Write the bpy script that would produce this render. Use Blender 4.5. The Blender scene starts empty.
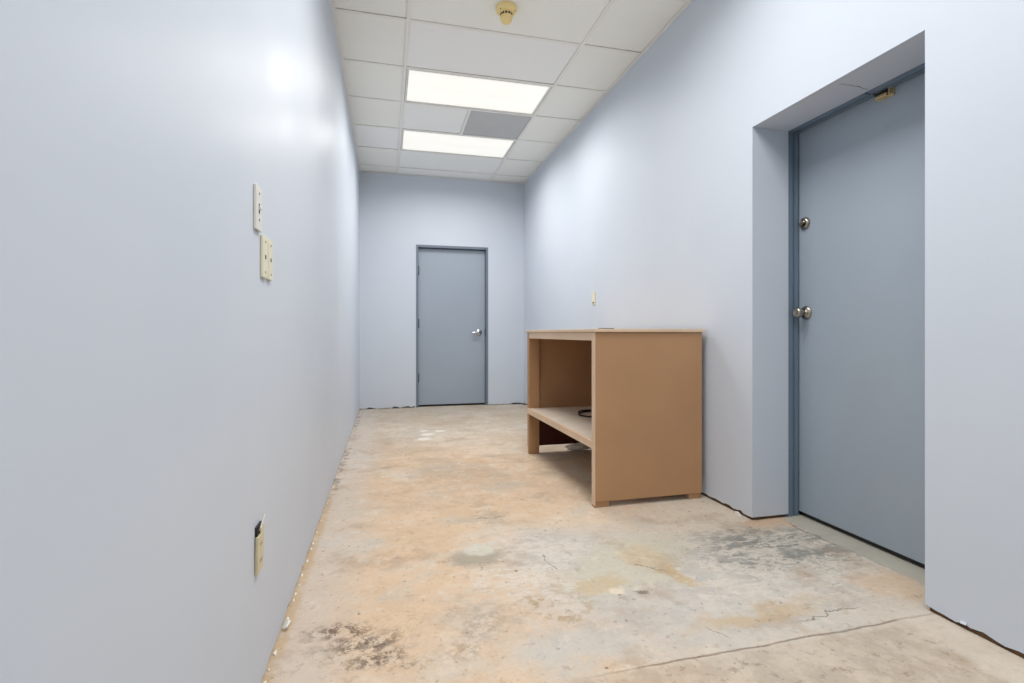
import bpy, bmesh, math, random
from mathutils import Vector, Matrix
from mathutils.geometry import tessellate_polygon
random.seed(7)
scene = bpy.context.scene
COL = scene.collection

# ------------------------------------------------------------------ measurements (metres)
XL, XR, YW, YF, ZC = -0.336, 1.834, 6.73, -2.3, 3.029   # left wall, right wall, far wall, wall behind the camera, ceiling
GX0, GX1 = 0.137, 1.357                                  # ceiling main tees
GY0, T = 3.402, 0.61                                    # ceiling grid phase, module
OY0, OY1, OZ = 1.38, 2.245, 2.034                         # recess opening in the right wall
RX = 2.055                                               # depth of the recess
DX0, DX1, DZ = 0.371, 1.331, 2.13                        # far door opening

# ------------------------------------------------------------------ helpers
def lin(c):
    c = c / 255.0
    return c / 12.92 if c <= 0.04045 else ((c + 0.055) / 1.055) ** 2.4

def rgb(r, g, b):
    return (lin(r), lin(g), lin(b), 1.0)

class NT:
    """small expression helper on a node tree"""
    def __init__(self, name):
        self.m = bpy.data.materials.new(name); self.m.use_nodes = True
        self.t = self.m.node_tree; self.b = self.t.nodes['Principled BSDF']
        self.pos = None
    def n(self, kind, **kw):
        nd = self.t.nodes.new(kind)
        for k, v in kw.items(): setattr(nd, k, v)
        return nd
    def put(self, sock, v):
        if isinstance(v, bpy.types.NodeSocket): self.t.links.new(v, sock)
        elif v is not None: sock.default_value = v
    def P(self):
        if self.pos is None: self.pos = self.n('ShaderNodeNewGeometry').outputs['Position']
        return self.pos
    def math(self, op, a, b=None, clamp=False):
        nd = self.n('ShaderNodeMath', operation=op, use_clamp=clamp)
        self.put(nd.inputs[0], a); self.put(nd.inputs[1], b); return nd.outputs[0]
    def vmath(self, op, a, b=None):
        nd = self.n('ShaderNodeVectorMath', operation=op)
        self.put(nd.inputs[0], a); self.put(nd.inputs[1], b); return nd.outputs[0]
    def scaled(self, v, s):
        return self.vmath('MULTIPLY', v, s)
    def noise(self, scale, detail=4, rough=.55, vec=None, dist=0.0, color=False, off=(0, 0, 0)):
        nd = self.n('ShaderNodeTexNoise'); v = vec or self.P()
        if off != (0, 0, 0): v = self.vmath('ADD', v, off)
        self.put(nd.inputs['Vector'], v)
        nd.inputs['Scale'].default_value = scale; nd.inputs['Detail'].default_value = detail
        nd.inputs['Roughness'].default_value = rough; nd.inputs['Distortion'].default_value = dist
        return nd.outputs['Color' if color else 'Fac']
    def step(self, v, a, b, lo=0.0, hi=1.0):
        nd = self.n('ShaderNodeMapRange'); nd.interpolation_type = 'SMOOTHSTEP'
        self.put(nd.inputs['Value'], v)
        nd.inputs['From Min'].default_value = a; nd.inputs['From Max'].default_value = b
        nd.inputs['To Min'].default_value = lo; nd.inputs['To Max'].default_value = hi
        return nd.outputs['Result']
    def mix(self, f, a, b):
        nd = self.n('ShaderNodeMix', data_type='RGBA')
        self.put(nd.inputs[0], f); self.put(nd.inputs[6], a); self.put(nd.inputs[7], b)
        return nd.outputs[2]
    def bump(self, h, strength=.3, dist=.002):
        nd = self.n('ShaderNodeBump'); nd.inputs['Strength'].default_value = strength
        nd.inputs['Distance'].default_value = dist
        self.put(nd.inputs['Height'], h); self.put(self.b.inputs['Normal'], nd.outputs[0])
    def set(self, **kw):
        for k, v in kw.items(): self.put(self.b.inputs[k.replace('_', ' ')], v)
        return self.m

def paint(name, col, rough=.5, var=.05, scale=3., bump=.08, bscale=120., metal=0., spec=.5, bdist=.001):
    m = NT(name)
    nz = m.noise(scale, 3)
    d = tuple(max(0, c * (1 - var)) for c in col[:3]) + (1,)
    l = tuple(min(1, c * (1 + var)) for c in col[:3]) + (1,)
    c = m.mix(m.step(nz, .3, .7), d, l)
    m.set(Base_Color=c, Roughness=rough, Metallic=metal)
    m.b.inputs['Specular IOR Level'].default_value = spec
    if bump: m.bump(m.noise(bscale, 2), bump, bdist)
    return m.m

class MB:
    """collects shapes, then links them as one mesh object"""
    def __init__(self): self.bm = bmesh.new(); self.mi = 0
    def _own(self, faces):
        for f in faces: f.material_index = self.mi
    def box(self, x0, x1, y0, y1, z0, z1, bev=0.0, seg=1, M=None):
        b = bmesh.new(); bmesh.ops.create_cube(b, size=1.0)
        bmesh.ops.scale(b, vec=(x1 - x0, y1 - y0, z1 - z0), verts=b.verts)
        bmesh.ops.translate(b, vec=((x0 + x1) / 2, (y0 + y1) / 2, (z0 + z1) / 2), verts=b.verts)
        if bev: bmesh.ops.bevel(b, geom=b.edges[:], offset=bev, segments=seg, affect='EDGES', profile=.5)
        return self._merge(b, M)
    def _merge(self, b, M=None):
        if M is not None: bmesh.ops.transform(b, matrix=M, verts=b.verts)
        mp = {}
        for v in b.verts: mp[v] = self.bm.verts.new(v.co)
        for f in b.faces:
            try:
                nf = self.bm.faces.new([mp[v] for v in f.verts]); nf.material_index = self.mi; nf.smooth = f.smooth
            except ValueError: pass
        b.free(); return self
    def lathe(self, prof, M=None, seg=32, smooth=True):
        """profile [(r, h)] revolved round local z"""
        b = bmesh.new(); rings = []
        for r, h in prof:
            if r < 1e-6: rings.append([b.verts.new((0, 0, h))])
            else: rings.append([b.verts.new((r * math.cos(2 * math.pi * i / seg), r * math.sin(2 * math.pi * i / seg), h)) for i in range(seg)])
        for a, c in zip(rings, rings[1:]):
            for i in range(seg):
                j = (i + 1) % seg
                if len(a) == 1 and len(c) == 1: continue
                if len(a) == 1: vs = [a[0], c[i], c[j]]
                elif len(c) == 1: vs = [a[i], a[j], c[0]]
                else: vs = [a[i], a[j], c[j], c[i]]
                f = b.faces.new(vs); f.smooth = smooth
        bmesh.ops.recalc_face_normals(b, faces=b.faces)
        return self._merge(b, M)
    def tube(self, pts, r, seg=10, closed=False):
        pts = [Vector(p) for p in pts]; n = len(pts); b = bmesh.new(); rings = []
        up0 = Vector((0, 0, 1))
        for i, p in enumerate(pts):
            if closed: t = (pts[(i + 1) % n] - pts[i - 1]).normalized()
            else: t = (pts[min(i + 1, n - 1)] - pts[max(i - 1, 0)]).normalized()
            u = up0 if abs(t.dot(up0)) < .95 else Vector((1, 0, 0))
            a = t.cross(u).normalized(); c = a.cross(t).normalized()
            rr = r[i] if isinstance(r, (list, tuple)) else r
            rings.append([b.verts.new(p + (a * math.cos(2 * math.pi * k / seg) + c * math.sin(2 * math.pi * k / seg)) * rr) for k in range(seg)])
        m = n if closed else n - 1
        for i in range(m):
            A, B = rings[i], rings[(i + 1) % n]
            for k in range(seg):
                f = b.faces.new([A[k], A[(k + 1) % seg], B[(k + 1) % seg], B[k]]); f.smooth = True
        if not closed:
            b.faces.new(rings[0]); b.faces.new(rings[-1][::-1])
        bmesh.ops.recalc_face_normals(b, faces=b.faces)
        return self._merge(b)
    def prism(self, pts, axis, a, c):
        """outline [(p, z)] extruded along 'X' (outline in y,z) or 'Y' (outline in x,z) or 'Z' (outline in x,y)"""
        b = bmesh.new()
        def v(p, q, e): return (e, p, q) if axis == 'X' else ((p, e, q) if axis == 'Y' else (p, q, e))
        A = [b.verts.new(v(p, q, a)) for p, q in pts]; B = [b.verts.new(v(p, q, c)) for p, q in pts]
        n = len(pts)
        if n > 12:
            for tri in tessellate_polygon([[Vector((p, q, 0)) for p, q in pts]]):
                for R in (A, B):
                    try: b.faces.new([R[i] for i in tri])
                    except ValueError: pass
        else:
            b.faces.new(A); b.faces.new(B[::-1])
        for i in range(n): b.faces.new([A[i], B[i], B[(i + 1) % n], A[(i + 1) % n]])
        b.normal_update()
        bmesh.ops.triangulate(b, faces=[f for f in b.faces if len(f.verts) > 4], ngon_method='EAR_CLIP')
        bmesh.ops.recalc_face_normals(b, faces=b.faces)
        return self._merge(b)
    def build(self, name, mats, parent=None):
        me = bpy.data.meshes.new(name); self.bm.to_mesh(me); self.bm.free()
        for m in (mats if isinstance(mats, (list, tuple)) else [mats]): me.materials.append(m)
        o = bpy.data.objects.new(name, me); COL.objects.link(o)
        if parent:
            o.parent = parent
            w = parent; off = Vector((0, 0, 0))
            while w: off += w.location; w = w.parent
            me.transform(Matrix.Translation(-off))
        return o

def tag(o, label=None, cat=None, group=None, kind=None):
    for k, v in (('label', label), ('category', cat), ('group', group), ('kind', kind)):
        if v: o[k] = v
    return o

def empty(name, loc, label=None, cat=None, group=None, kind=None):
    o = bpy.data.objects.new(name, None); COL.objects.link(o); o.location = loc; o.empty_display_size = .05
    return tag(o, label, cat, group, kind)

def origin(o, loc):
    """move a top-level mesh's origin"""
    o.data.transform(Matrix.Translation(-Vector(loc))); o.location = loc; return o

# ------------------------------------------------------------------ materials
def wall_material():
    m = NT('pale_blue_wall_paint')
    c = m.mix(m.step(m.noise(.9, 3), .3, .7), rgb(206, 214, 225), rgb(211, 218, 228))
    r = m.step(m.noise(1.7, 3, off=(3, 1, 7)), .25, .75, .36, .46)
    m.set(Base_Color=c, Roughness=r)
    m.b.inputs['Specular IOR Level'].default_value = .06
    # roller stipple plus slow waviness of the board
    m.bump(m.noise(160, 2), .06, .001)
    return m.m

def floor_material():
    m = NT('stained_bare_concrete')
    P = m.P()
    sp = m.n('ShaderNodeSeparateXYZ'); m.put(sp.inputs[0], P); px, py = sp.outputs[0], sp.outputs[1]
    wob = m.vmath('SUBTRACT', m.noise(3.1, 6, .65, color=True), (.5, .5, .5))
    wob2 = m.vmath('SUBTRACT', m.noise(13, 6, .7, color=True), (.5, .5, .5))
    Q = m.vmath('ADD', m.vmath('ADD', P, m.scaled(wob, (.34, .34, 0))), m.scaled(wob2, (.09, .09, 0)))
    Qs = m.vmath('ADD', P, m.scaled(wob2, (.06, .06, 0)))
    ragged = m.math('SUBTRACT', m.noise(16, 8, .75, off=(3, 3, 0)), .5)      # breaks up every stain's edge
    def mul(a, b): return m.math('MULTIPLY', a, b)
    def mx(a, b): return m.math('MAXIMUM', a, b)
    def blob(cx, cy, rx, ry, soft=.5, ang=0., vec=None, rag=1.4):
        d = m.vmath('SUBTRACT', vec or Q, (cx, cy, 0))
        if ang:
            r = m.n('ShaderNodeVectorRotate', rotation_type='Z_AXIS'); m.put(r.inputs['Vector'], d)
            r.inputs['Angle'].default_value = -ang; d = r.outputs[0]
        d = m.vmath('MULTIPLY', m.vmath('DIVIDE', d, (rx, ry, 1)), (1, 1, 0))
        L = m.n('ShaderNodeVectorMath', operation='LENGTH'); m.put(L.inputs[0], d)
        l = m.math('ADD', L.outputs['Value'], m.math('MULTIPLY', ragged, rag))
        return m.step(l, 1 + soft, 1 - soft)
    def mot(scale, a, b, off=(0, 0, 0), sx=1., sy=1., rough=.68):
        return m.step(m.noise(scale, 8, rough, vec=m.scaled(P, (sx, sy, 1)), off=off), a, b)
    # cream to warm grey cement, changing from patch to patch
    base = m.mix(mot(1.6, .40, .60), rgb(222, 208, 190), rgb(208, 198, 184))
    base = m.mix(mul(mot(4.5, .5, .64, (6, 1, 0)), .6), base, rgb(228, 214, 197))
    # peach staining from old glue, over the left and the middle of the room
    pz = mx(blob(.1, 1.9, .75, 1.5, .35), blob(.45, 3.3, 1.05, 1.1, .5))
    peach = m.mix(mot(6, .36, .64, (1, 8, 0)), rgb(232, 202, 170), rgb(220, 189, 156))
    c = m.mix(mul(mul(pz, mot(2.2, .32, .54, (5, 2, 0))), .95), base, peach)
    c = m.mix(mul(mul(pz, mot(7, .53, .62, (2, 2, 0))), .6), c, rgb(229, 211, 190))
    # pinkish tan drift down the far half, greyer cream near the far wall
    far = m.step(py, 2.5, 3.6)
    c = m.mix(mul(mul(far, mot(1.8, .40, .62, (9, 9, 0), 1, .5)), .7), c, rgb(197, 173, 148))
    c = m.mix(mul(mul(far, mot(5, .48, .64, (4, 9, 0), .6, 1.2)), .5), c, rgb(190, 166, 143))
    c = m.mix(mul(m.step(py, 4.5, 6.2), .6), c, m.mix(mot(3, .4, .6, (7, 7, 0)), rgb(198, 187, 172), rgb(184, 171, 155)))
    # grey trowelled cement in front of the recess and across the near right
    grey = mx(blob(1.2, 1.72, .72, .36, .5), mx(blob(.78, 2.15, .36, .26, .5), blob(.6, 1.5, .25, .1, .5)))
    c = m.mix(mul(grey, .72), c, m.mix(mot(8, .4, .62), rgb(208, 203, 196), rgb(192, 190, 186)))
    # grey smears crossed by cream ridges before the recess
    dk = blob(1.74, 1.96, .36, .22, .45)
    c = m.mix(mul(mul(dk, mot(5.5, .35, .49, (1, 1, 0), .8, 1.7, .7)), .95), c, m.mix(mot(20, .4, .6), rgb(160, 159, 152), rgb(138, 138, 133)))
    lt = mx(blob(1.62, 1.83, .55, .4, .5), blob(.62, 2.05, .34, .3, .5))
    rd = m.math('ABSOLUTE', m.math('SUBTRACT', m.noise(5.5, 8, .7, vec=m.scaled(P, (.8, 1.7, 1)), off=(2, 6, 0)), .5))
    c = m.mix(mul(mul(lt, m.step(rd, .05, .0)), .8), c, rgb(228, 219, 206))
    c = m.mix(mul(mul(lt, mot(9, .55, .64, (3, 5, 0))), .65), c, rgb(226, 216, 202))
    # smooth olive-cream skim patch with ochre stains
    c = m.mix(mul(blob(1.0, 1.98, .32, .19, .4, .5), .75), c, rgb(208, 201, 182))
    c = m.mix(mul(blob(.80, 1.84, .09, .07, .5, -.2), .65), c, rgb(206, 182, 142))
    c = m.mix(mul(blob(1.08, 1.98, .09, .1, .5, .35), .6), c, rgb(212, 188, 150))
    c = m.mix(mul(blob(1.13, 1.81, .045, .1, .5, .3), .75), c, rgb(206, 178, 134))
    c = m.mix(mul(blob(1.24, 1.50, .22, .035, .7, .12), .7), c, rgb(206, 179, 142))
    c = m.mix(mul(blob(1.92, 1.56, .15, .12, .6), .65), c, rgb(222, 190, 156))
    c = m.mix(mul(blob(1.92, 2.2, .15, .06, .5), .75), c, rgb(220, 186, 153))
    # pale patch with a grey shadow of old adhesive round its near side
    c = m.mix(mul(blob(.38, 2.16, .12, .085, .4, 0, Qs, 1.0), .75), c, rgb(166, 157, 140))
    c = m.mix(mul(blob(.405, 2.235, .075, .058, .25, 0, Qs, .35), .9), c, rgb(219, 213, 198))
    c = m.mix(mul(blob(.42, 2.62, .16, .06, .6), .5), c, rgb(190, 184, 168))
    c = m.mix(blob(.835, 1.755, .03, .03, .25, 0, Qs, .6), c, rgb(232, 217, 195))
    # washed-out lilac grey along the left wall, ochre line of glue against it
    c = m.mix(mul(m.step(m.math('ADD', px, mul(ragged, .3)), -.02, -.24), .55), c, rgb(212, 203, 195))
    gl = mul(m.step(m.math('ADD', px, mul(ragged, .05)), XL + .045, XL + .02), m.step(py, 3.8, 2.6))
    c = m.mix(mul(mul(gl, mot(9, .3, .5)), .7), c, rgb(204, 174, 132))
    c = m.mix(mul(mul(m.step(px, XL + .07, XL + .03), m.step(py, 2.8, 3.6)), mul(mot(14, .5, .58), .6)), c, rgb(126, 112, 98))
    # dark grime spots
    grime = mx(blob(-.14, 1.73, .09, .05, .8), mx(blob(-.06, 1.64, .11, .06, .8), mx(blob(.0, 1.54, .1, .035, .7), mul(blob(.3, 1.62, .16, .05, .7, .6), .35))))
    c = m.mix(mul(mul(grime, mot(26, .44, .56, (0, 0, 0), 1, 1, .8)), .9), c, rgb(106, 86, 70))
    c = m.mix(mul(mul(blob(.58, 1.72, .13, .1, .7), mot(15, .5, .58, (4, 4, 0))), .7), c, rgb(176, 146, 106))
    c = m.mix(mul(mot(3.4, .52, .66, (2, 7, 0)), .42), c, rgb(174, 150, 126))
    c = m.mix(mul(mot(15, .57, .68, (1, 5, 0)), .42), c, rgb(162, 141, 120))
    c = m.mix(mul(mot(34, .585, .66, (5, 5, 0), 1, 1, .75), .6), c, rgb(132, 112, 94))
    c = m.mix(mul(mot(10, .56, .66, (8, 1, 0)), .45), c, rgb(234, 223, 208))
    # small scattered specks
    vo = m.n('ShaderNodeTexVoronoi'); m.put(vo.inputs['Vector'], m.vmath('ADD', P, m.scaled(wob2, (.05, .05, 0)))); vo.inputs['Scale'].default_value = 13
    rnd = m.n('ShaderNodeSeparateColor'); m.put(rnd.inputs[0], vo.outputs['Color'])
    spk = mul(m.step(vo.outputs['Distance'], .11, .05), m.step(rnd.outputs[0], .66, .70))
    c = m.mix(mul(spk, .7), c, rgb(96, 80, 66))
    # white splashes far off, on the way to the far door
    for (x, y, rx, ry) in ((.36, 5.10, .05, .04), (.385, 4.92, .06, .06), (.332, 4.71, .06, .06), (.513, 5.055, .05, .05)):
        c = m.mix(mul(blob(x, y, rx, ry, .3, 0, Qs, .8), .8), c, rgb(240, 233, 222))
    # sawn joint across the room in line with the near side of the recess
    ln = m.math('ABSOLUTE', m.math('SUBTRACT', m.math('ADD', py, m.math('MULTIPLY', m.math('SUBTRACT', m.noise(5, 6, .7), .5), .03)), m.math('ADD', 1.325, m.math('MULTIPLY', px, .014))))
    jn = mul(mul(m.step(ln, .006, .001), m.step(px, .45, .85)), mot(9, .3, .5, (3, 0, 0)))
    near = m.step(m.math('ADD', py, mul(ragged, .05)), 1.35, 1.31)
    c = m.mix(mul(near, .6), c, m.mix(mot(9, .42, .58, (1, 3, 0)), rgb(184, 165, 145), rgb(210, 192, 172)))
    c = m.mix(mul(mul(near, mot(24, .55, .64, (6, 3, 0))), .5), c, rgb(140, 120, 100))
    c = m.mix(mul(jn, .7), c, rgb(134, 112, 92))
    adh = mul(m.step(m.math('ADD', px, mul(ragged, .12)), 1.66, 1.70), m.step(py, 1.4, 1.36))
    c = m.mix(mul(adh, .6), c, rgb(226, 215, 200))
    # crooked hairline cracks
    jit = m.math('ADD', m.math('MULTIPLY', m.math('SUBTRACT', m.noise(9, 2), .5), .09), m.math('MULTIPLY', m.math('SUBTRACT', m.noise(40, 3, .7), .5), .03))
    def crack(ax, ay, bx, by, w=.004):
        dx, dy = bx - ax, by - ay; L = math.hypot(dx, dy); ux, uy = dx / L, dy / L
        d = m.math('ADD', m.math('ADD', mul(m.math('SUBTRACT', px, ax), -uy), mul(m.math('SUBTRACT', py, ay), ux)), jit)
        t = m.math('ADD', mul(m.math('SUBTRACT', px, ax), ux), mul(m.math('SUBTRACT', py, ay), uy))
        return mul(m.step(m.math('ABSOLUTE', d), w, w * .3), mul(m.step(t, -.01, .02), m.step(t, L + .01, L - .02)))
    for a in ((.90, 1.75, .955, 1.71, .006), (1.0, 1.95, 1.12, 1.85), (1.02, 1.47, 1.07, 1.40), (1.35, 1.42, 1.62, 1.46), (.66, 2.13, .68, 1.96), (1.98, 2.2, 2.02, 1.62, .006), (.44, 2.62, .62, 2.62)):
        c = m.mix(mul(crack(*a), .6), c, rgb(92, 80, 70))
    # grey-green cement strip at the sill of the recess
    sill = m.step(m.math('ADD', px, mul(ragged, .12)), 1.995, 2.02)
    c = m.mix(mul(sill, .85), c, m.mix(m.noise(8, 6, .7), rgb(180, 177, 165), rgb(200, 196, 183)))
    # sandy grain over everything
    g1 = m.mix(m.noise(70, 6, .75), rgb(225, 225, 225), rgb(255, 255, 255))
    mm = m.n('ShaderNodeMix', data_type='RGBA', blend_type='MULTIPLY'); mm.inputs[0].default_value = 1.0
    m.put(mm.inputs[6], c); m.put(mm.inputs[7], g1); c = mm.outputs[2]
    hsv = m.n('ShaderNodeHueSaturation'); hsv.inputs['Value'].default_value = 1.03; hsv.inputs['Saturation'].default_value = .98
    m.put(hsv.inputs['Color'], c); c = hsv.outputs[0]
    m.set(Base_Color=c, Roughness=m.step(m.noise(4, 4), .3, .7, .6, .85))
    m.b.inputs['Specular IOR Level'].default_value = .25
    h = m.math('ADD', m.math('ADD', m.math('MULTIPLY', m.noise(9, 8, .68), 1.2), m.math('MULTIPLY', m.noise(60, 5), .3)), m.math('MULTIPLY', jn, -1.0))
    m.bump(h, .6, .006)
    return m.m

def tile_material(name, col):
    m = NT(name)
    n1 = m.noise(180, 3, .7)
    c = m.mix(m.step(n1, .3, .45), tuple(x * .93 for x in col[:3]) + (1,), col)
    m.set(Base_Color=c, Roughness=.9); m.b.inputs['Specular IOR Level'].default_value = .2
    m.bump(n1, .2, .001)
    return m.m

def glow_material(strength):
    """acrylic troffer lens: two soft tube bands under a prismatic sheet"""
    m = NT('lit_acrylic_lens')
    tc = m.n('ShaderNodeTexCoord'); sp = m.n('ShaderNodeSeparateXYZ'); m.put(sp.inputs[0], tc.outputs['Object'])
    y = sp.outputs[1]
    b1 = m.step(m.math('ABSOLUTE', m.math('SUBTRACT', m.math('ABSOLUTE', y), .13)), .16, .02)
    v = m.math('ADD', m.math('MULTIPLY', b1, .10), m.math('MULTIPLY', m.noise(3, 2, vec=m.scaled(tc.outputs['Object'], (1, 3, 1))), .12))
    em = m.math('MULTIPLY', m.math('ADD', v, .88), strength)
    m.set(Base_Color=(.9, .9, .88, 1), Roughness=.4, Emission_Color=(1.0, .965, .86, 1), Emission_Strength=em)
    return m.m

M = {}
M['wall'] = wall_material()
M['floor'] = floor_material()
M['tile'] = tile_material('mineral_fibre_ceiling_tile', rgb(250, 251, 245))
M['tile_cool'] = tile_material('smooth_vinyl_ceiling_tile', rgb(250, 252, 250))
M['tee'] = paint('white_enamel_ceiling_grid', rgb(244, 243, 238), .45, .02, 5, 0)
M['lens'] = glow_material(.46)
M['fixture'] = paint('white_light_housing', rgb(226, 226, 220), .4, .02, 5, 0)
M['vent'] = None
M['brown'] = paint('brown_painted_plywood', rgb(180, 139, 101), .5, .05, 2.2, .15, 60)
M['brown_edge'] = paint('tan_edge', rgb(220, 193, 164), .5, .05, 4, .1, 60)  # counter top, rail and front edges, set paler than the brown sides
M['shelf'] = paint('pale_worn_shelf_paint', rgb(222, 208, 192), .55, .06, 6, .1, 80)
M['dark_red'] = paint('dark_red_board', rgb(66, 16, 11), .55, .2, 6, .15, 60)
M['under'] = paint('dark_brown_backing_board', rgb(108, 78, 54), .6, .08, 4, .1, 60)
M['door_grey'] = paint('blue_grey_door_enamel', rgb(160, 171, 184), .36, .025, 1.5, .05, 90)
M['door_slate'] = paint('slate_blue_door_enamel', rgb(160, 172, 184), .36, .03, 1.2, .05, 90)
M['frame_slate'] = paint('slate_blue_frame_enamel', rgb(112, 130, 148), .38, .04, 4, .06, 90)
M['frame_grey'] = paint('blue_grey_frame_enamel', rgb(112, 124, 138), .38, .03, 4, .05, 90)
M['chrome'] = paint('satin_chrome', rgb(205, 207, 210), .22, .03, 20, 0, metal=1.0)
M['nickel'] = paint('tarnished_nickel', rgb(168, 160, 148), .28, .1, 40, 0, metal=1.0)
M['brass'] = paint('dull_brass', rgb(222, 202, 158), .35, .12, 40, 0, metal=.9)
M['steel'] = paint('dark_steel', rgb(70, 76, 84), .4, .08, 30, 0, metal=.7)
M['ivory'] = paint('ivory_plastic', rgb(232, 226, 200), .35, .02, 8, 0)
M['offwhite'] = paint('off_white_plastic', rgb(228, 226, 216), .35, .02, 8, 0)
M['almond'] = paint('yellowed_almond_plastic', rgb(214, 202, 168), .4, .04, 20, 0)
M['amber'] = paint('yellowed_detector_plastic', rgb(255, 226, 158), .45, .06, 18, 0)
M['black'] = paint('black_rubber', rgb(24, 23, 23), .5, .1, 20, 0)
M['dark'] = paint('dark_recess', rgb(34, 28, 26), .7, .1, 20, 0)
M['glue'] = paint('dark_brown_glue_residue', rgb(92, 68, 44), .85, .35, 30, .6, 60, bdist=.004)
M['plaster'] = paint('white_plaster', rgb(236, 232, 224), .8, .03, 20, .3, 80)
M['crumple'] = paint('pale_crumpled_paper', rgb(240, 236, 228), .8, .06, 20, .2, 40)
M['screw'] = paint('painted_screw', rgb(150, 142, 122), .4, .1, 60, 0, metal=.5)

def vent_material():
    m = NT('grey_fine_mesh_filter')
    sc = m.scaled(m.P(), (1, 1, 0))
    ck = m.n('ShaderNodeTexChecker'); m.put(ck.inputs['Vector'], sc); ck.inputs['Scale'].default_value = 260
    c = m.mix(ck.outputs['Fac'], rgb(186, 189, 189), rgb(204, 206, 206))
    c = m.mix(m.step(m.noise(4, 3), .35, .65, 0, .5), c, rgb(202, 206, 206))
    m.set(Base_Color=c, Roughness=.7); m.bump(ck.outputs['Fac'], .3, .002)
    return m.m
M['vent'] = vent_material()

# ------------------------------------------------------------------ the room
def jag(a, b, base, amp, step=.035, seed=1):
    """broken bottom edge of a wall between a and b, [(coord, z)]"""
    r = random.Random(seed); n = max(2, int(abs(b - a) / step)); out = []
    for i in range(n + 1):
        t = a + (b - a) * i / n + (0 if i in (0, n) else r.uniform(-.3, .3) * step * (1 if b > a else -1))
        z = base + amp * (r.random() ** 2.2)
        out.append((t, max(.002, z)))
    return out

mb = MB(); mb.box(XL - .25, XR + .75, YF - .2, YW + .3, -.12, 0)
floor = tag(mb.build('floor', M['floor']), 'bare concrete floor stained peach, cream and grey', kind='structure')

mb = MB(); mb.prism(jag(YF - .1, YW + .1, .004, .012, .03, 3) + [(YW + .1, ZC + .09), (YF - .1, ZC + .09)], 'X', XL, XL - .14)
wl = tag(mb.build('wall_left', M['wall']), 'long pale blue wall on the left', kind='structure')

out = jag(YF - .1, OY0, .010, .012, .03, 5) + [(OY0, OZ), (OY1, OZ)] + jag(OY1, YW + .1, .014, .014, .03, 9) + [(YW + .1, ZC + .09), (YF - .1, ZC + .09)]
mb = MB(); mb.prism(out, 'X', XR, RX)
# torn paper curls and a loose flap at the foot of the near stretch
for (y, z, L, a) in ((1.255, .022, .018, .1),):
    mb.box(-L / 2, L / 2, -.0006, .0006, -.005, .005, M=Matrix.Translation((XR - .004, y, z)) @ Matrix.Rotation(math.pi / 2, 4, 'Z') @ Matrix.Rotation(a, 4, 'Y') @ Matrix.Rotation(.7, 4, 'X'))
wr = tag(mb.build('wall_right', M['wall']), 'pale blue right wall with a deep door recess', kind='structure')

mb = MB(); mb.tube([(1.875, 1.768, OZ), (1.895, 1.764, OZ), (1.91, 1.769, OZ), (1.93, 1.763, OZ), (1.955, 1.768, OZ), (1.975, 1.764, OZ), (2.0, 1.772, OZ), (2.042, 1.779, OZ)], [.0004, .001, .0007, .0012, .0009, .0014, .001, .0006], 6)
tag(mb.build('crack', M['dark'], wr), 'dark hairline crack in the recess head')

out = jag(XL - .12, DX0, .004, .02, .03, 11) + [(DX0, DZ), (DX1, DZ)] + jag(DX1, XR + .2, .004, .012, .03, 13) + [(XR + .2, ZC + .09), (XL - .12, ZC + .09)]
mb = MB(); mb.prism(out, 'Y', YW, YW + .14)
wb = tag(mb.build('wall_back', M['wall']), 'pale blue far end wall around the grey door', kind='structure')

mb = MB(); mb.box(XL - .12, XR + .2, YF - .12, YF, 0, ZC + .09)
wf = tag(mb.build('wall_front', M['wall']), 'pale blue end wall behind the camera', kind='structure')

# dark strips of old glue and sill plate showing under the broken wall edges
mb = MB(); mb.box(XL - .03, XL - .004, YF + .01, YW - .01, 0, .016)
tag(mb.build('trim_1', M['glue']), 'dark glue strip at the foot of the left wall', kind='structure')
mb = MB(); mb.box(XR + .006, XR + .03, YF + .01, OY0 - .012, 0, .03)
tag(mb.build('trim_2', M['glue']), 'dark strip under the near right wall', kind='structure')
mb = MB(); mb.box(XR + .006, XR + .03, OY1 + .012, YW - .01, 0, .028); mb.box(XR + .03, RX - .01, OY1 + .008, OY1 + .03, 0, .028)
tag(mb.build('trim_3', M['glue']), 'dark strip under the right wall behind the counter', kind='structure')

# ceiling: tees, wall angle and lay-in tiles of one suspended ceiling
mb = MB(); rr = random.Random(4)
def in_light(k): return k in (1, 3, -3, -5, -8)
tw = .012
mb.mi = 0
for x in (GX0, GX1): mb.box(x - tw, x + tw, YF, YW, ZC - .002, ZC + .004)
for k in range(-9, 6):
    y = GY0 + T * k
    if y <= YF: continue
    mb.box(XL, GX0 - tw, y - tw, y + tw, ZC - .002, ZC + .004)
    mb.box(GX1 + tw, XR, y - tw, y + tw, ZC - .002, ZC + .004)
    mb.box(GX0 + tw, GX1 - tw, y - tw, y + tw, ZC - .002, ZC + .004)
yv = GY0 + 2 * T
mb.box((GX0 + GX1) / 2 - tw, (GX0 + GX1) / 2 + tw, yv + tw, yv + T - tw, ZC - .002, ZC + .004)
mb.box(XL, XL + .02, YF, YW, ZC - .003, ZC); mb.box(XR - .02, XR, YF, YW, ZC - .003, ZC); mb.box(XL + .02, XR - .02, YW - .02, YW, ZC - .003, ZC)
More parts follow.
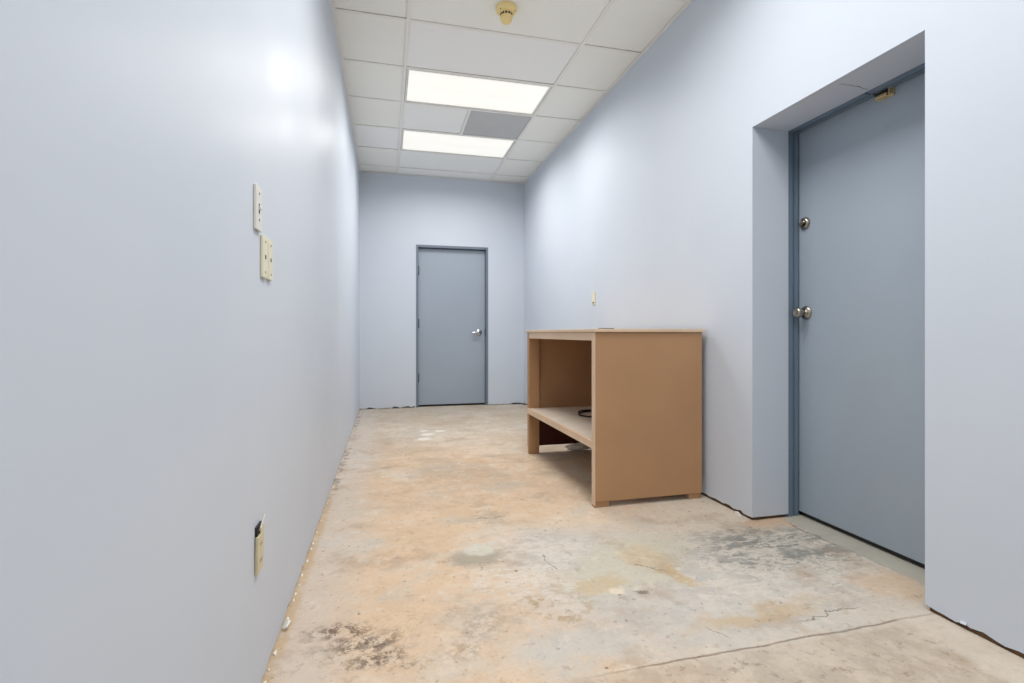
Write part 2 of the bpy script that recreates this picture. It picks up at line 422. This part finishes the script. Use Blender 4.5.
def tile(x0, x1, y0, y1, mi):
    mb.mi = mi; g = .0125
    b = bmesh.new()
    a = [rr.uniform(.0042, .0065) for _ in range(4)]
    x0 += g; x1 -= g; y0 += g; y1 -= g
    lo = [b.verts.new(p) for p in ((x0, y0, ZC + a[0]), (x1, y0, ZC + a[1]), (x1, y1, ZC + a[2]), (x0, y1, ZC + a[3]))]
    hi = [b.verts.new((v.co.x, v.co.y, ZC + .025)) for v in lo]
    b.faces.new(lo[::-1]); b.faces.new(hi)
    for i in range(4): b.faces.new([lo[i], lo[(i + 1) % 4], hi[(i + 1) % 4], hi[i]])
    bmesh.ops.recalc_face_normals(b, faces=b.faces); mb._merge(b)
for k in range(-10, 6):
    y0 = max(GY0 + T * k, YF); y1 = min(GY0 + T * (k + 1), YW)
    if y1 - y0 < .05: continue
    tile(XL + .0, GX0, y0, y1, 1 if k not in (3,) else 2); tile(GX1, XR, y0, y1, 1)
    if in_light(k): continue
    if k == 2: tile(GX0, (GX0 + GX1) / 2, y0, y1, 2)
    elif k in (-1,): tile(GX0, GX1, y0, y1, 1)
    else: tile(GX0, GX1, y0, y1, 2)
mb.mi = 0; mb.box(XL - .12, XR + .2, YF - .1, YW + .1, ZC + .085, ZC + .13)
tag(mb.build('ceiling', [M['tee'], M['tile'], M['tile_cool']]), 'suspended ceiling of white lay-in tiles in a white grid', kind='structure')

# ------------------------------------------------------------------ lights in the ceiling
def make_light(k, label, power=19.5):
    y = GY0 + T * (k + .5); x = (GX0 + GX1) / 2; hx, hy = .61 - tw - .002, .305 - tw - .002
    root = empty('ceiling_light', (x, y, ZC + .004), label, 'ceiling light', 'recessed fluorescent lights in the ceiling grid')
    mb = MB(); w = .02
    for (a, b, c, d) in ((-hx, hx, -hy, -hy + w), (-hx, hx, hy - w, hy), (-hx, -hx + w, -hy + w, hy - w), (hx - w, hx, -hy + w, hy - w)):
        mb.box(x + a, x + b, y + c, y + d, ZC + .0005, ZC + .05, .0015)
    mb.build('frame', M['fixture'], root)
    mb = MB(); mb.box(x - hx + w, x + hx - w, y - hy + w, y + hy - w, ZC + .006, ZC + .010)
    o = mb.build('lens', M['lens'], root)
    mb = MB(); mb.box(x - hx, x + hx, y - hy, y + hy, ZC + .05, ZC + .07)
    mb.build('housing', M['fixture'], root)
    for dy in (-.15, .15):                       # a pair of tubes behind each lens
        la = bpy.data.lights.new('fluorescent_tube', 'AREA'); la.shape = 'RECTANGLE'; la.size = 1.11; la.size_y = .18
        la.energy = power / 2; la.color = (1.0, .98, .945); la.spread = math.radians(163)
        lo = bpy.data.objects.new('fluorescent_tube', la); COL.objects.link(lo); lo.parent = root; lo.location = (0, dy, .0008)
    return root
make_light(1, 'nearer of the two lit ceiling panels, in front of the grey vent')
make_light(3, 'farther of the two lit ceiling panels, behind the grey vent')
make_light(-3, 'unseen lit ceiling panel added over the recessed door', 21)  # this panel and the next two are unseen, added to light the near walls
make_light(-5, 'unseen lit ceiling panel added overhead just in front of the camera', 15)
make_light(-8, 'unseen lit ceiling panel added behind the camera', 15)

# grey vent between the lights
x0, x1 = (GX0 + GX1) / 2 + tw + .002, GX1 - tw - .002; y0, y1 = yv + tw + .002, yv + T - tw - .002
root = empty('ceiling_vent', ((x0 + x1) / 2, (y0 + y1) / 2, ZC + .003), 'square grey mesh return air vent in the ceiling between the two lights', 'vent')
mb = MB(); w = .014
for (a, b, c, d) in ((x0, x1, y0, y0 + w), (x0, x1, y1 - w, y1), (x0, x0 + w, y0 + w, y1 - w), (x1 - w, x1, y0 + w, y1 - w)):
    mb.box(a, b, c, d, ZC + .001, ZC + .02, .001)
mb.build('frame', M['vent'], root)
mb = MB(); mb.box(x0 + w, x1 - w, y0 + w, y1 - w, ZC + .005, ZC + .012); mb.build('mesh_panel', M['vent'], root)

# ------------------------------------------------------------------ smoke detector
sx, sy = .735, 3.125
root = empty('smoke_detector', (sx, sy, ZC + .004), 'yellowed smoke detector hanging from the ceiling tile nearest the camera', 'smoke detector')
Ms = Matrix.Translation((sx, sy, ZC + .0045)) @ Matrix.Rotation(math.pi, 4, 'X')
mb = MB(); mb.lathe([(0, 0), (.064, 0), (.067, .004), (.067, .022), (.063, .031), (.052, .037), (.046, .039), (0, .039)], Ms, 40)
mb.build('base', M['amber'], root)
mb = MB(); mb.lathe([(0, .039), (.043, .039), (.041, .042), (.041, .045), (.037, .0455), (.037, .060), (.041, .0605), (.040, .067), (.034, .088), (.031, .094), (.026, .0965), (0, .097)], Ms, 40)
body = mb.build('sensor_head', M['amber'], root)
mb = MB()
for i in range(12):
    a = 2 * math.pi * (i + .5) / 12
    mb.box(.0365, .0385, -.0062, .0062, .0462, .0595, M=Ms @ Matrix.Rotation(a, 4, 'Z'))
tag(mb.build('vent_slots', M['dark'], body), 'dark vent slots round the head')
mb = MB()
for a in (.6, 2.5, 4.4):
    mb = MB(); mb.lathe([(0, .0305), (.004, .0305), (.004, .0365), (0, .037)], Ms @ Matrix.Translation((.0565 * math.cos(a), .0565 * math.sin(a), 0)), 10)
    mb.build('screw', M['screw'], root)

# ------------------------------------------------------------------ far door
d1 = empty('door_1', ((DX0 + DX1) / 2, YW, 0), 'blue-grey flush door in the far end wall', kind='structure')
g = .001
mb = MB()
for (a, b) in ((DX0 + g, DX0 + .03), (DX1 - .03, DX1 - g)):
    mb.box(a, b, YW - .003, YW + .13, 0, DZ - g, .002)
mb.box(DX0 + .03, DX1 - .03, YW - .003, YW + .13, DZ - .032, DZ - g, .002)
# stop behind the leaf
mb.box(DX0 + .03, DX0 + .045, YW + .112, YW + .13, 0, DZ - .032); mb.box(DX1 - .045, DX1 - .03, YW + .112, YW + .13, 0, DZ - .032); mb.box(DX0 + .03, DX1 - .03, YW + .112, YW + .13, DZ - .047, DZ - .032)
mb.build('frame', M['frame_grey'], d1)
mb = MB(); mb.box(DX0 + .034, DX1 - .033, YW + .066, YW + .11, .022, DZ - .037, .002)
leaf = mb.build('leaf', M['door_grey'], d1)
for z in (1.80, 1.10, .385):
    mb = MB()
    mb.lathe([(0, -.06), (.011, -.06), (.011, .06), (0, .06)], Matrix.Translation((DX0 + .034, YW + .056, z)), 12)
    for q in (-.033, -.011, .011, .033): mb.lathe([(.0116, q - .0012), (.0116, q + .0012)], Matrix.Translation((DX0 + .034, YW + .056, z)), 12)
    mb.box(DX0 + .0301, DX0 + .0318, YW + .02, YW + .06, z - .055, z + .055)
    tag(mb.build('hinge', M['steel'], leaf), 'dark steel hinge')
hx, hz = 1.213, .982; yd = YW + .066
mb = MB()
mb.lathe([(0, 0), (.043, 0), (.044, .004), (.038, .011), (.018, .015), (.0125, .018), (.0125, .05), (0, .05)], Matrix.Translation((hx, yd, hz)) @ Matrix.Rotation(math.pi / 2, 4, 'X'), 32)
mb.tube([(hx, yd - .045, hz), (hx - .012, yd - .053, hz - .001), (hx - .035, yd - .056, hz - .003), (hx - .065, yd - .055, hz - .004), (hx - .095, yd - .052, hz - .006), (hx - .108, yd - .05, hz - .008)], [.014, .0145, .014, .013, .012, .009], 12)
tag(mb.build('lever_handle', M['chrome'], leaf), 'satin chrome lever handle on a round rose')
mb = MB(); mb.box(DX1 - .0315, DX1 - .0302, YW + .045, YW + .10, hz - .055, hz + .055)
mb.box(DX1 - .0365, DX1 - .0314, YW + .012, YW + .058, hz - .048, hz + .048, .001)
tag(mb.build('strike_plate', M['steel'], d1), 'dark strike plate in the right jamb')
mb = MB(); mb.box(DX0 + .03, DX1 - .03, YW + .05, YW + .13, 0, .012, .003)
tag(mb.build('threshold', M['dark'], d1), 'dark threshold under the door')

# ------------------------------------------------------------------ recessed door on the right
d2 = empty('door_2', (2.14, (OY0 + OY1) / 2, 0), 'slate blue flush door deep in the right wall recess', kind='structure')
FX = 2.131
mb = MB()
# jamb profile in plan (x, y): casing edge, rabbet, stop; far jamb and near jamb mirrored
def jamb(y, s):
    p = [(RX + .001, y + .008 * s), (RX + .001, y - .004 * s), (RX + .028, y - .004 * s), (RX + .030, y + .006 * s), (RX + .044, y + .006 * s), (RX + .046, y - .002 * s), (RX + .066, y - .002 * s), (RX + .068, y + .016 * s), (FX + .06, y + .016 * s), (FX + .06, y + .06 * s), (RX + .001, y + .06 * s)]
    mb.prism(p, 'Z', 0, OZ + .05)
jamb(OY1 + .006, 1); jamb(OY0 - .006, -1)
def head(ya, yb):
    p = [(RX + .001, OZ + .008), (RX + .001, OZ - .006), (RX + .028, OZ - .006), (RX + .030, OZ + .004), (RX + .044, OZ + .004), (RX + .046, OZ - .004), (RX + .066, OZ - .004), (RX + .068, OZ + .016), (FX + .06, OZ + .016), (FX + .06, OZ + .06), (RX + .001, OZ + .06)]
    mb.prism(p, 'Y', ya, yb)
NY = 1.80
head(OY0 - .004, NY - .004); head(NY + .006, OY1 + .004)
fr = mb.build('frame', M['frame_slate'], d2)
mb = MB(); mb.box(FX, FX + .044, OY0 - .018, OY1 + .018, .024, OZ + .012, .002)
leaf2 = mb.build('leaf', M['door_slate'], d2)
# hollow at the notch in the head and the brass catch on the leaf under it
mb = MB(); mb.box(FX - .012, FX - .0005, 1.728, 1.80, OZ - .035, OZ + .004, .001); mb.box(FX - .030, FX - .012, 1.745, 1.798, OZ - .033, OZ - .018, .002); mb.box(FX - .024, FX - .012, 1.732, 1.742, OZ - .03, OZ - .002, .001)
mb.mi = 1; mb.box(FX - .026, FX - .012, 1.744, 1.770, OZ - .016, OZ + .002, .001)
mb.lathe([(0, -.026), (.0055, -.026), (.0055, .026), (0, .026)], Matrix.Translation((FX - .026, 1.772, OZ - .012)) @ Matrix.Rotation(math.pi / 2, 4, 'X'), 12)
tag(mb.build('catch', [M['brass'], M['dark']], leaf2), 'small brass catch at the head of the door')
# deadbolt
Mr = Matrix.Translation((FX, 2.212, 1.545)) @ Matrix.Rotation(-math.pi / 2, 4, 'Y')
mb = MB(); mb.lathe([(0, 0), (.031, 0), (.032, .003), (.029, .011), (.022, .016), (.02, .0165), (.019, .0135), (0, .0135)], Mr, 32)
db = tag(mb.build('deadbolt', M['nickel'], leaf2), 'round nickel deadbolt')
mb = MB(); mb.box(-.006, .006, -.018, .018, .013, .026, .003, M=Mr @ Matrix.Rotation(.35, 4, 'Z'))
mb.build('thumb_turn', M['nickel'], db)
Mr = Matrix.Translation((FX, 2.204, 1.076)) @ Matrix.Rotation(-math.pi / 2, 4, 'Y')
mb = MB(); mb.lathe([(0, 0), (.034, 0), (.035, .003), (.032, .009), (.02, .013), (.014, .016), (.0125, .02), (.0125, .028), (.016, .034), (.024, .042), (.0275, .052), (.0265, .062), (.02, .069), (.012, .071), (.011, .070), (0, .070)], Mr, 36)
kn = tag(mb.build('door_knob', M['nickel'], leaf2), 'tarnished nickel door knob')
mb = MB(); mb.box(-.0014, .0014, -.005, .005, .0695, .0735, M=Mr); mb.build('lock_button', M['brass'], kn)
mb = MB(); mb.box(FX + .012, FX + .03, OY0 - .018, OY1 + .018, .006, .03); mb.build('gap_bar', M['black'], leaf2)  # black bar standing in for the dark gap under the leaf

# outside darkness behind the recessed door and the far door is closed off by plain wall backs
mb = MB(); mb.box(FX + .06, FX + .10, OY0 - .4, OY1 + .4, 0, ZC)
tag(mb.build('wall_outer', M['under']), 'wall surface behind the recessed door', kind='structure')
mb = MB(); mb.box(DX0 - .3, DX1 + .3, YW + .15, YW + .19, 0, ZC)
tag(mb.build('wall_corridor', M['under']), 'wall surface behind the far door', kind='structure')

# ------------------------------------------------------------------ counter
CX0, CX1, CY0, CY1, CT = 1.1145, 1.787, 2.615, 3.968, .994
root = empty('counter', ((CX0 + CX1) / 2, (CY0 + CY1) / 2, 0), 'brown painted wooden counter with open front and one shelf against the right wall', 'counter')
mb = MB(); mb.box(CX0 - .009, CX1 + .016, CY0 - .012, CY1 + .012, CT - .018, CT, .002)
mb.build('top', M['brown_edge'], root)
mb = MB(); mb.box(CX0, CX1, CY0, CY0 + .010, .034, CT - .019, .001); mb.build('side_panel', M['brown'], root)
mb = MB(); mb.box(CX0, CX1, CY1 - .010, CY1, .055, CT - .019, .001); mb.build('side_panel', M['brown'], root)
for ya, yb in ((CY0 + .0105, CY0 + .0485), (CY1 - .0485, CY1 - .0105)):
    for xa, xb in ((CX0, CX0 + .087), (CX1 - .08, CX1)):
        mb = MB(); mb.box(xa, xb, ya, yb, 0, CT - .019, .0015); mb.build('leg', M['brown'], root)
mb = MB(); mb.box(CX0 + .0005, CX0 + .036, CY0 + .0487, CY1 - .0487, CT - .066, CT - .019, .001); tag(mb.build('front_rail', M['brown_edge'], root), 'paler rail under the top')
mb = MB(); mb.box(CX0 - .0035, CX0 - .0003, CY0 + .0008, CY0 + .047, .012, CT - .0195, .001); tag(mb.build('edge_strip', M['brown_edge'], root), 'paler strip along the front edge of the side')
mb = MB(); mb.box(CX1 - .012, CX1 - .002, CY0 + .0495, CY1 - .0495, .10, CT - .019); mb.build('back_panel', M['brown'], root)
mb = MB(); mb.box(CX0 + .012, CX1 - .0125, CY0 + .0495, CY1 - .0495, .345, .368, .001)
sh = tag(mb.build('shelf', M['shelf'], root), 'pale worn shelf board')
mb = MB(); mb.box(CX0 - .004, CX0 + .0115, CY0 + .0487, CY1 - .012, .322, .3665, .0015)
mb.box(CX0 - .0048, CX0 - .004, CY0 + .0487, CY0 + .78, .357, .359)
tag(mb.build('edge_strip', M['brown_edge'], sh), 'tan edging along the shelf front')
mb = MB(); mb.box(CX0 + .09, CX1 - .09, CY1 - .016, CY1 - .0105, .057, .34); tag(mb.build('lower_panel', M['dark_red'], root), 'dark red board below the shelf at the far end')  # separate thin board, much darker and redder than the side panel behind it

root.rotation_euler.z = .0105
# black cord coil on the shelf
cx_, cy_ = 1.52, 3.47
pts = []
for i in range(60):
    a = 2 * math.pi * i / 60
    pts.append((cx_ + .156 * math.cos(a) + .006 * math.sin(3 * a), cy_ + .148 * math.sin(a), .375 + .002 * math.sin(2 * a)))
mb = MB(); mb.tube(pts, .0062, 10, True)
pts2 = [(cx_ + (.154 + .004 * math.sin(2 * a)) * math.cos(a), cy_ + .147 * math.sin(a), .386 + .002 * math.sin(3 * a)) for a in [math.pi * (.1 + i * 1.9 / 50) for i in range(51)]][:22]
mb.tube(pts2, .005, 10)
tag(origin(mb.build('black_cord', M['black']), (cx_, cy_, .368)), 'loop of thick black cord lying on the shelf of the brown counter', 'cord')

# thin dark strip on the counter top
mb = MB(); mb.box(1.17, 1.255, 2.66, 2.69, CT + .0003, CT + .0045, .001)
tag(origin(mb.build('flat_bar', M['steel']), (1.21, 2.675, CT)), 'thin dark flat bar lying on top of the brown counter', 'bar')

# crumpled scrap under the far end of the counter
def crumple(name, c, size, seed, mat):
    b = bmesh.new(); bmesh.ops.create_icosphere(b, subdivisions=3, radius=1.0); r = random.Random(seed)
    dirs = [Vector((r.uniform(-1, 1), r.uniform(-1, 1), r.uniform(-1, 1))).normalized() for _ in range(26)]
    for v in b.verts:
        n = v.co.normalized(); k = min(1.25, min(1.0 / max(.05, n.dot(d)) * r2 for d, r2 in zip(dirs, [.72 + .3 * ((i * 37) % 11) / 11 for i in range(26)])))
        v.co = n * k * (1 + r.uniform(-.22, .22))
    zs = min(v.co.z for v in b.verts)
    for v in b.verts: v.co = Vector((v.co.x * size[0], v.co.y * size[1], (v.co.z - zs) * size[2]))
    m_ = MB(); m_._merge(b, Matrix.Translation(c)); return origin(m_.build(name, mat), c)
tag(crumple('paper_scrap', (1.54, 3.935, .0005), (.11, .035, .034), 5, M['crumple']), 'pale crumpled scrap of paper on the floor under the far end of the counter', 'paper scrap')

# black cord end at the foot of the far wall
mb = MB(); mb.tube([(1.66, 6.716, .012), (1.70, 6.712, .016), (1.745, 6.708, .016), (1.785, 6.69, .012), (1.80, 6.66, .007), (1.812, 6.62, .006)], .006, 8)
tag(origin(mb.build('black_cord', M['black']), (1.73, 6.70, 0)), 'short end of black cord on the floor by the far right corner', 'cord')

# ------------------------------------------------------------------ wall plates
def plate(name, label, cat, wall, y, z, w, h, mat, holes, t=.0065, group=None):
    """cover plate on the left (wall=-1) or right (wall=1) wall with its marks; holes = [(kind, dz)]"""
    X = XL if wall < 0 else XR; s = 1 if wall < 0 else -1
    root = empty(name, (X, y, z), label, cat, group)
    R = Matrix.Translation((X, y, z)) @ (Matrix.Identity(4) if s > 0 else Matrix.Rotation(math.pi, 4, 'Z'))
    mb = MB(); mb.box(.0003, t, -w / 2, w / 2, -h / 2, h / 2, .0022, 2, M=R); mb.build('cover', mat, root)
    for kind, dz in holes:
        mb = MB()
        if kind == 'screw':
            mb.lathe([(0, t - .0005), (.0036, t - .0005), (.0036, t + .0008), (.002, t + .0014), (0, t + .0014)], R @ Matrix.Translation((0, 0, dz)) @ Matrix.Rotation(math.pi / 2, 4, 'Y'), 12); mb.build('screw', M['screw'], root)
        elif kind == 'toggle':
            mb.box(t - .001, t + .0004, -.0055, .0055, dz - .013, dz + .013, M=R); mb.build('slot', M['dark'], root)
            mb = MB(); mb.box(0, .008, -.004, .004, -.006, .006, .0015, M=R @ Matrix.Translation((t - .002, 0, dz)) @ Matrix.Rotation(-.35, 4, 'Y')); mb.build('toggle', mat, root)
        elif kind == 'hole':
            mb.lathe([(.006, t - .001), (.006, t + .0008), (.0035, t + .0008), (.0035, t - .002), (0, t - .002)], R @ Matrix.Translation((0, 0, dz)) @ Matrix.Rotation(math.pi / 2, 4, 'Y'), 14); mb.build('jack', M['dark'], root)
        elif kind == 'slot':
            mb.box(t - .001, t + .0006, -.016, .016, dz - .007, dz + .007, M=R); mb.build('slot', M['dark'], root)
    return root
plate('light_switch', 'off-white light switch plate on the left wall, highest of the plates there', 'switch', -1, 1.466, 1.299, .060, .117, M['offwhite'], [('screw', .040), ('toggle', 0), ('screw', -.030)], .008)
plate('wall_plate', 'ivory wall plate on the left wall, left one of the close pair below the switch', 'wall plate', -1, 1.538, 1.181, .056, .116, M['ivory'], [('screw', .042), ('hole', 0), ('screw', -.042)], .008, 'pair of ivory plates on the left wall')
plate('wall_plate', 'ivory wall plate on the left wall, right one of the close pair below the switch', 'wall plate', -1, 1.605, 1.181, .056, .116, M['ivory'], [('screw', .042), ('hole', 0), ('screw', -.042)], .008, 'pair of ivory plates on the left wall')
plate('wall_plate', 'small ivory wall plate on the right wall above the brown counter', 'wall plate', 1, 4.31, 1.288, .074, .118, M['ivory'], [('screw', .04), ('slot', -.04)], .006)

# low outlet whose cover hangs loose off its box
root = empty('electrical_outlet', (XL, 1.485, .39), 'almond outlet with loose cover low on the left wall', 'outlet')
mb = MB(); mb.box(XL + .0003, XL + .006, 1.452, 1.506, .4335, .4575); tag(mb.build('box_opening', M['dark'], root), 'dark open top of the outlet box')
R = Matrix.Translation((XL + .0062, 1.480, .388)) @ Matrix.Rotation(.02, 4, 'Y')
mb = MB(); mb.box(-.0048, .003, -.032, .032, -.056, .045, .0015, M=R); mb.box(-.0002, .003, -.006, .032, .0451, .062, .0015, M=R)
for dz in (.018, -.026):
    mb.mi = 1; mb.box(.0028, .0034, -.008, -.0055, dz - .005, dz + .005, M=R); mb.box(.0028, .0034, .0055, .008, dz - .005, dz + .005, M=R)
mb.build('cover', [M['almond'], M['dark']], root)
mb = MB(); mb.box(-.0007, .0007, -.026, .026, -.005, .005, M=Matrix.Translation((XL + .0105, 1.484, .461)) @ Matrix.Rotation(.42, 4, 'X') @ Matrix.Rotation(.5, 4, 'Y')); tag(mb.build('broken_tab', M['plaster'], root), 'white broken edge of the cover')

# ------------------------------------------------------------------ plaster chips along the walls
def chip(x, y, z, r, h, seed, label, group=None, tilt=0.):
    b = bmesh.new(); q = random.Random(seed); n = 7
    lo = [b.verts.new((r * q.uniform(.6, 1.1) * math.cos(2 * math.pi * i / n) * .5, r * q.uniform(.7, 2.0) * math.sin(2 * math.pi * i / n), 0)) for i in range(n)]
    hi = [b.verts.new((v.co.x * .85, v.co.y * .85, h * q.uniform(.6, 1.2))) for v in lo]
    b.faces.new(lo[::-1]); b.faces.new(hi)
    for i in range(n): b.faces.new([lo[i], lo[(i + 1) % n], hi[(i + 1) % n], hi[i]])
    if tilt: bmesh.ops.rotate(b, matrix=Matrix.Rotation(tilt, 3, 'Y'), verts=b.verts)
    zs = min(v.co.z for v in b.verts)
    m_ = MB(); m_._merge(b, Matrix.Translation((x, y, z - zs)))
    return tag(origin(m_.build('plaster_chip', M['plaster']), (x, y, z)), label, 'plaster chip', group)
chip(XL + .017, 1.80, .0005, .03, .006, 2, 'largest curled white plaster chip leaning at the foot of the left wall', None, -.75)
rc = random.Random(12)
for i, y in enumerate((1.52, 1.58, 1.66, 1.97, 2.02, 2.08, 2.17, 2.30, 2.42, 2.48, 2.62, 2.78, 3.05, 3.35, 3.6, 4.1, 4.7)):
    chip(XL + rc.uniform(.007, .011), y, .0005, rc.uniform(.005, .011), rc.uniform(.002, .005), 20 + i, 'small white plaster chip on the floor along the left wall', 'plaster chips along the left wall')
for i, (x, y) in enumerate(((.36, 6.708), (.05, 6.712), (-.12, 6.71), (.22, 6.714))):
    chip(x, y, .0005, rc.uniform(.012, .02), .009, 60 + i, 'white plaster crumb on the floor along the far wall', 'plaster crumbs along the far wall')
chip(XR - .014, 2.34, .0005, .018, .012, 80, 'white plaster chip at the right wall corner beside the door recess')

# ------------------------------------------------------------------ camera and view
cam = bpy.data.cameras.new('camera'); co = bpy.data.objects.new('camera', cam); COL.objects.link(co)
cam.sensor_width = 36; cam.lens = 507.0 / 1024 * 36; cam.shift_y = -(341.5 - 333.44) / 1024
cam.clip_start = .02
co.location = (0, 0, .968); co.rotation_euler = (math.pi / 2, 0, -.2422)
scene.camera = co
w = bpy.data.worlds.new('world'); scene.world = w; w.use_nodes = True
w.node_tree.nodes['Background'].inputs[0].default_value = (.5, .55, .6, 1); w.node_tree.nodes['Background'].inputs[1].default_value = .05
vs = scene.view_settings
scene.display_settings.display_device = 'sRGB'
vs.view_transform = 'Standard'; vs.look = 'None'; vs.gamma = 1; vs.use_curve_mapping = False; vs.exposure = 0.17
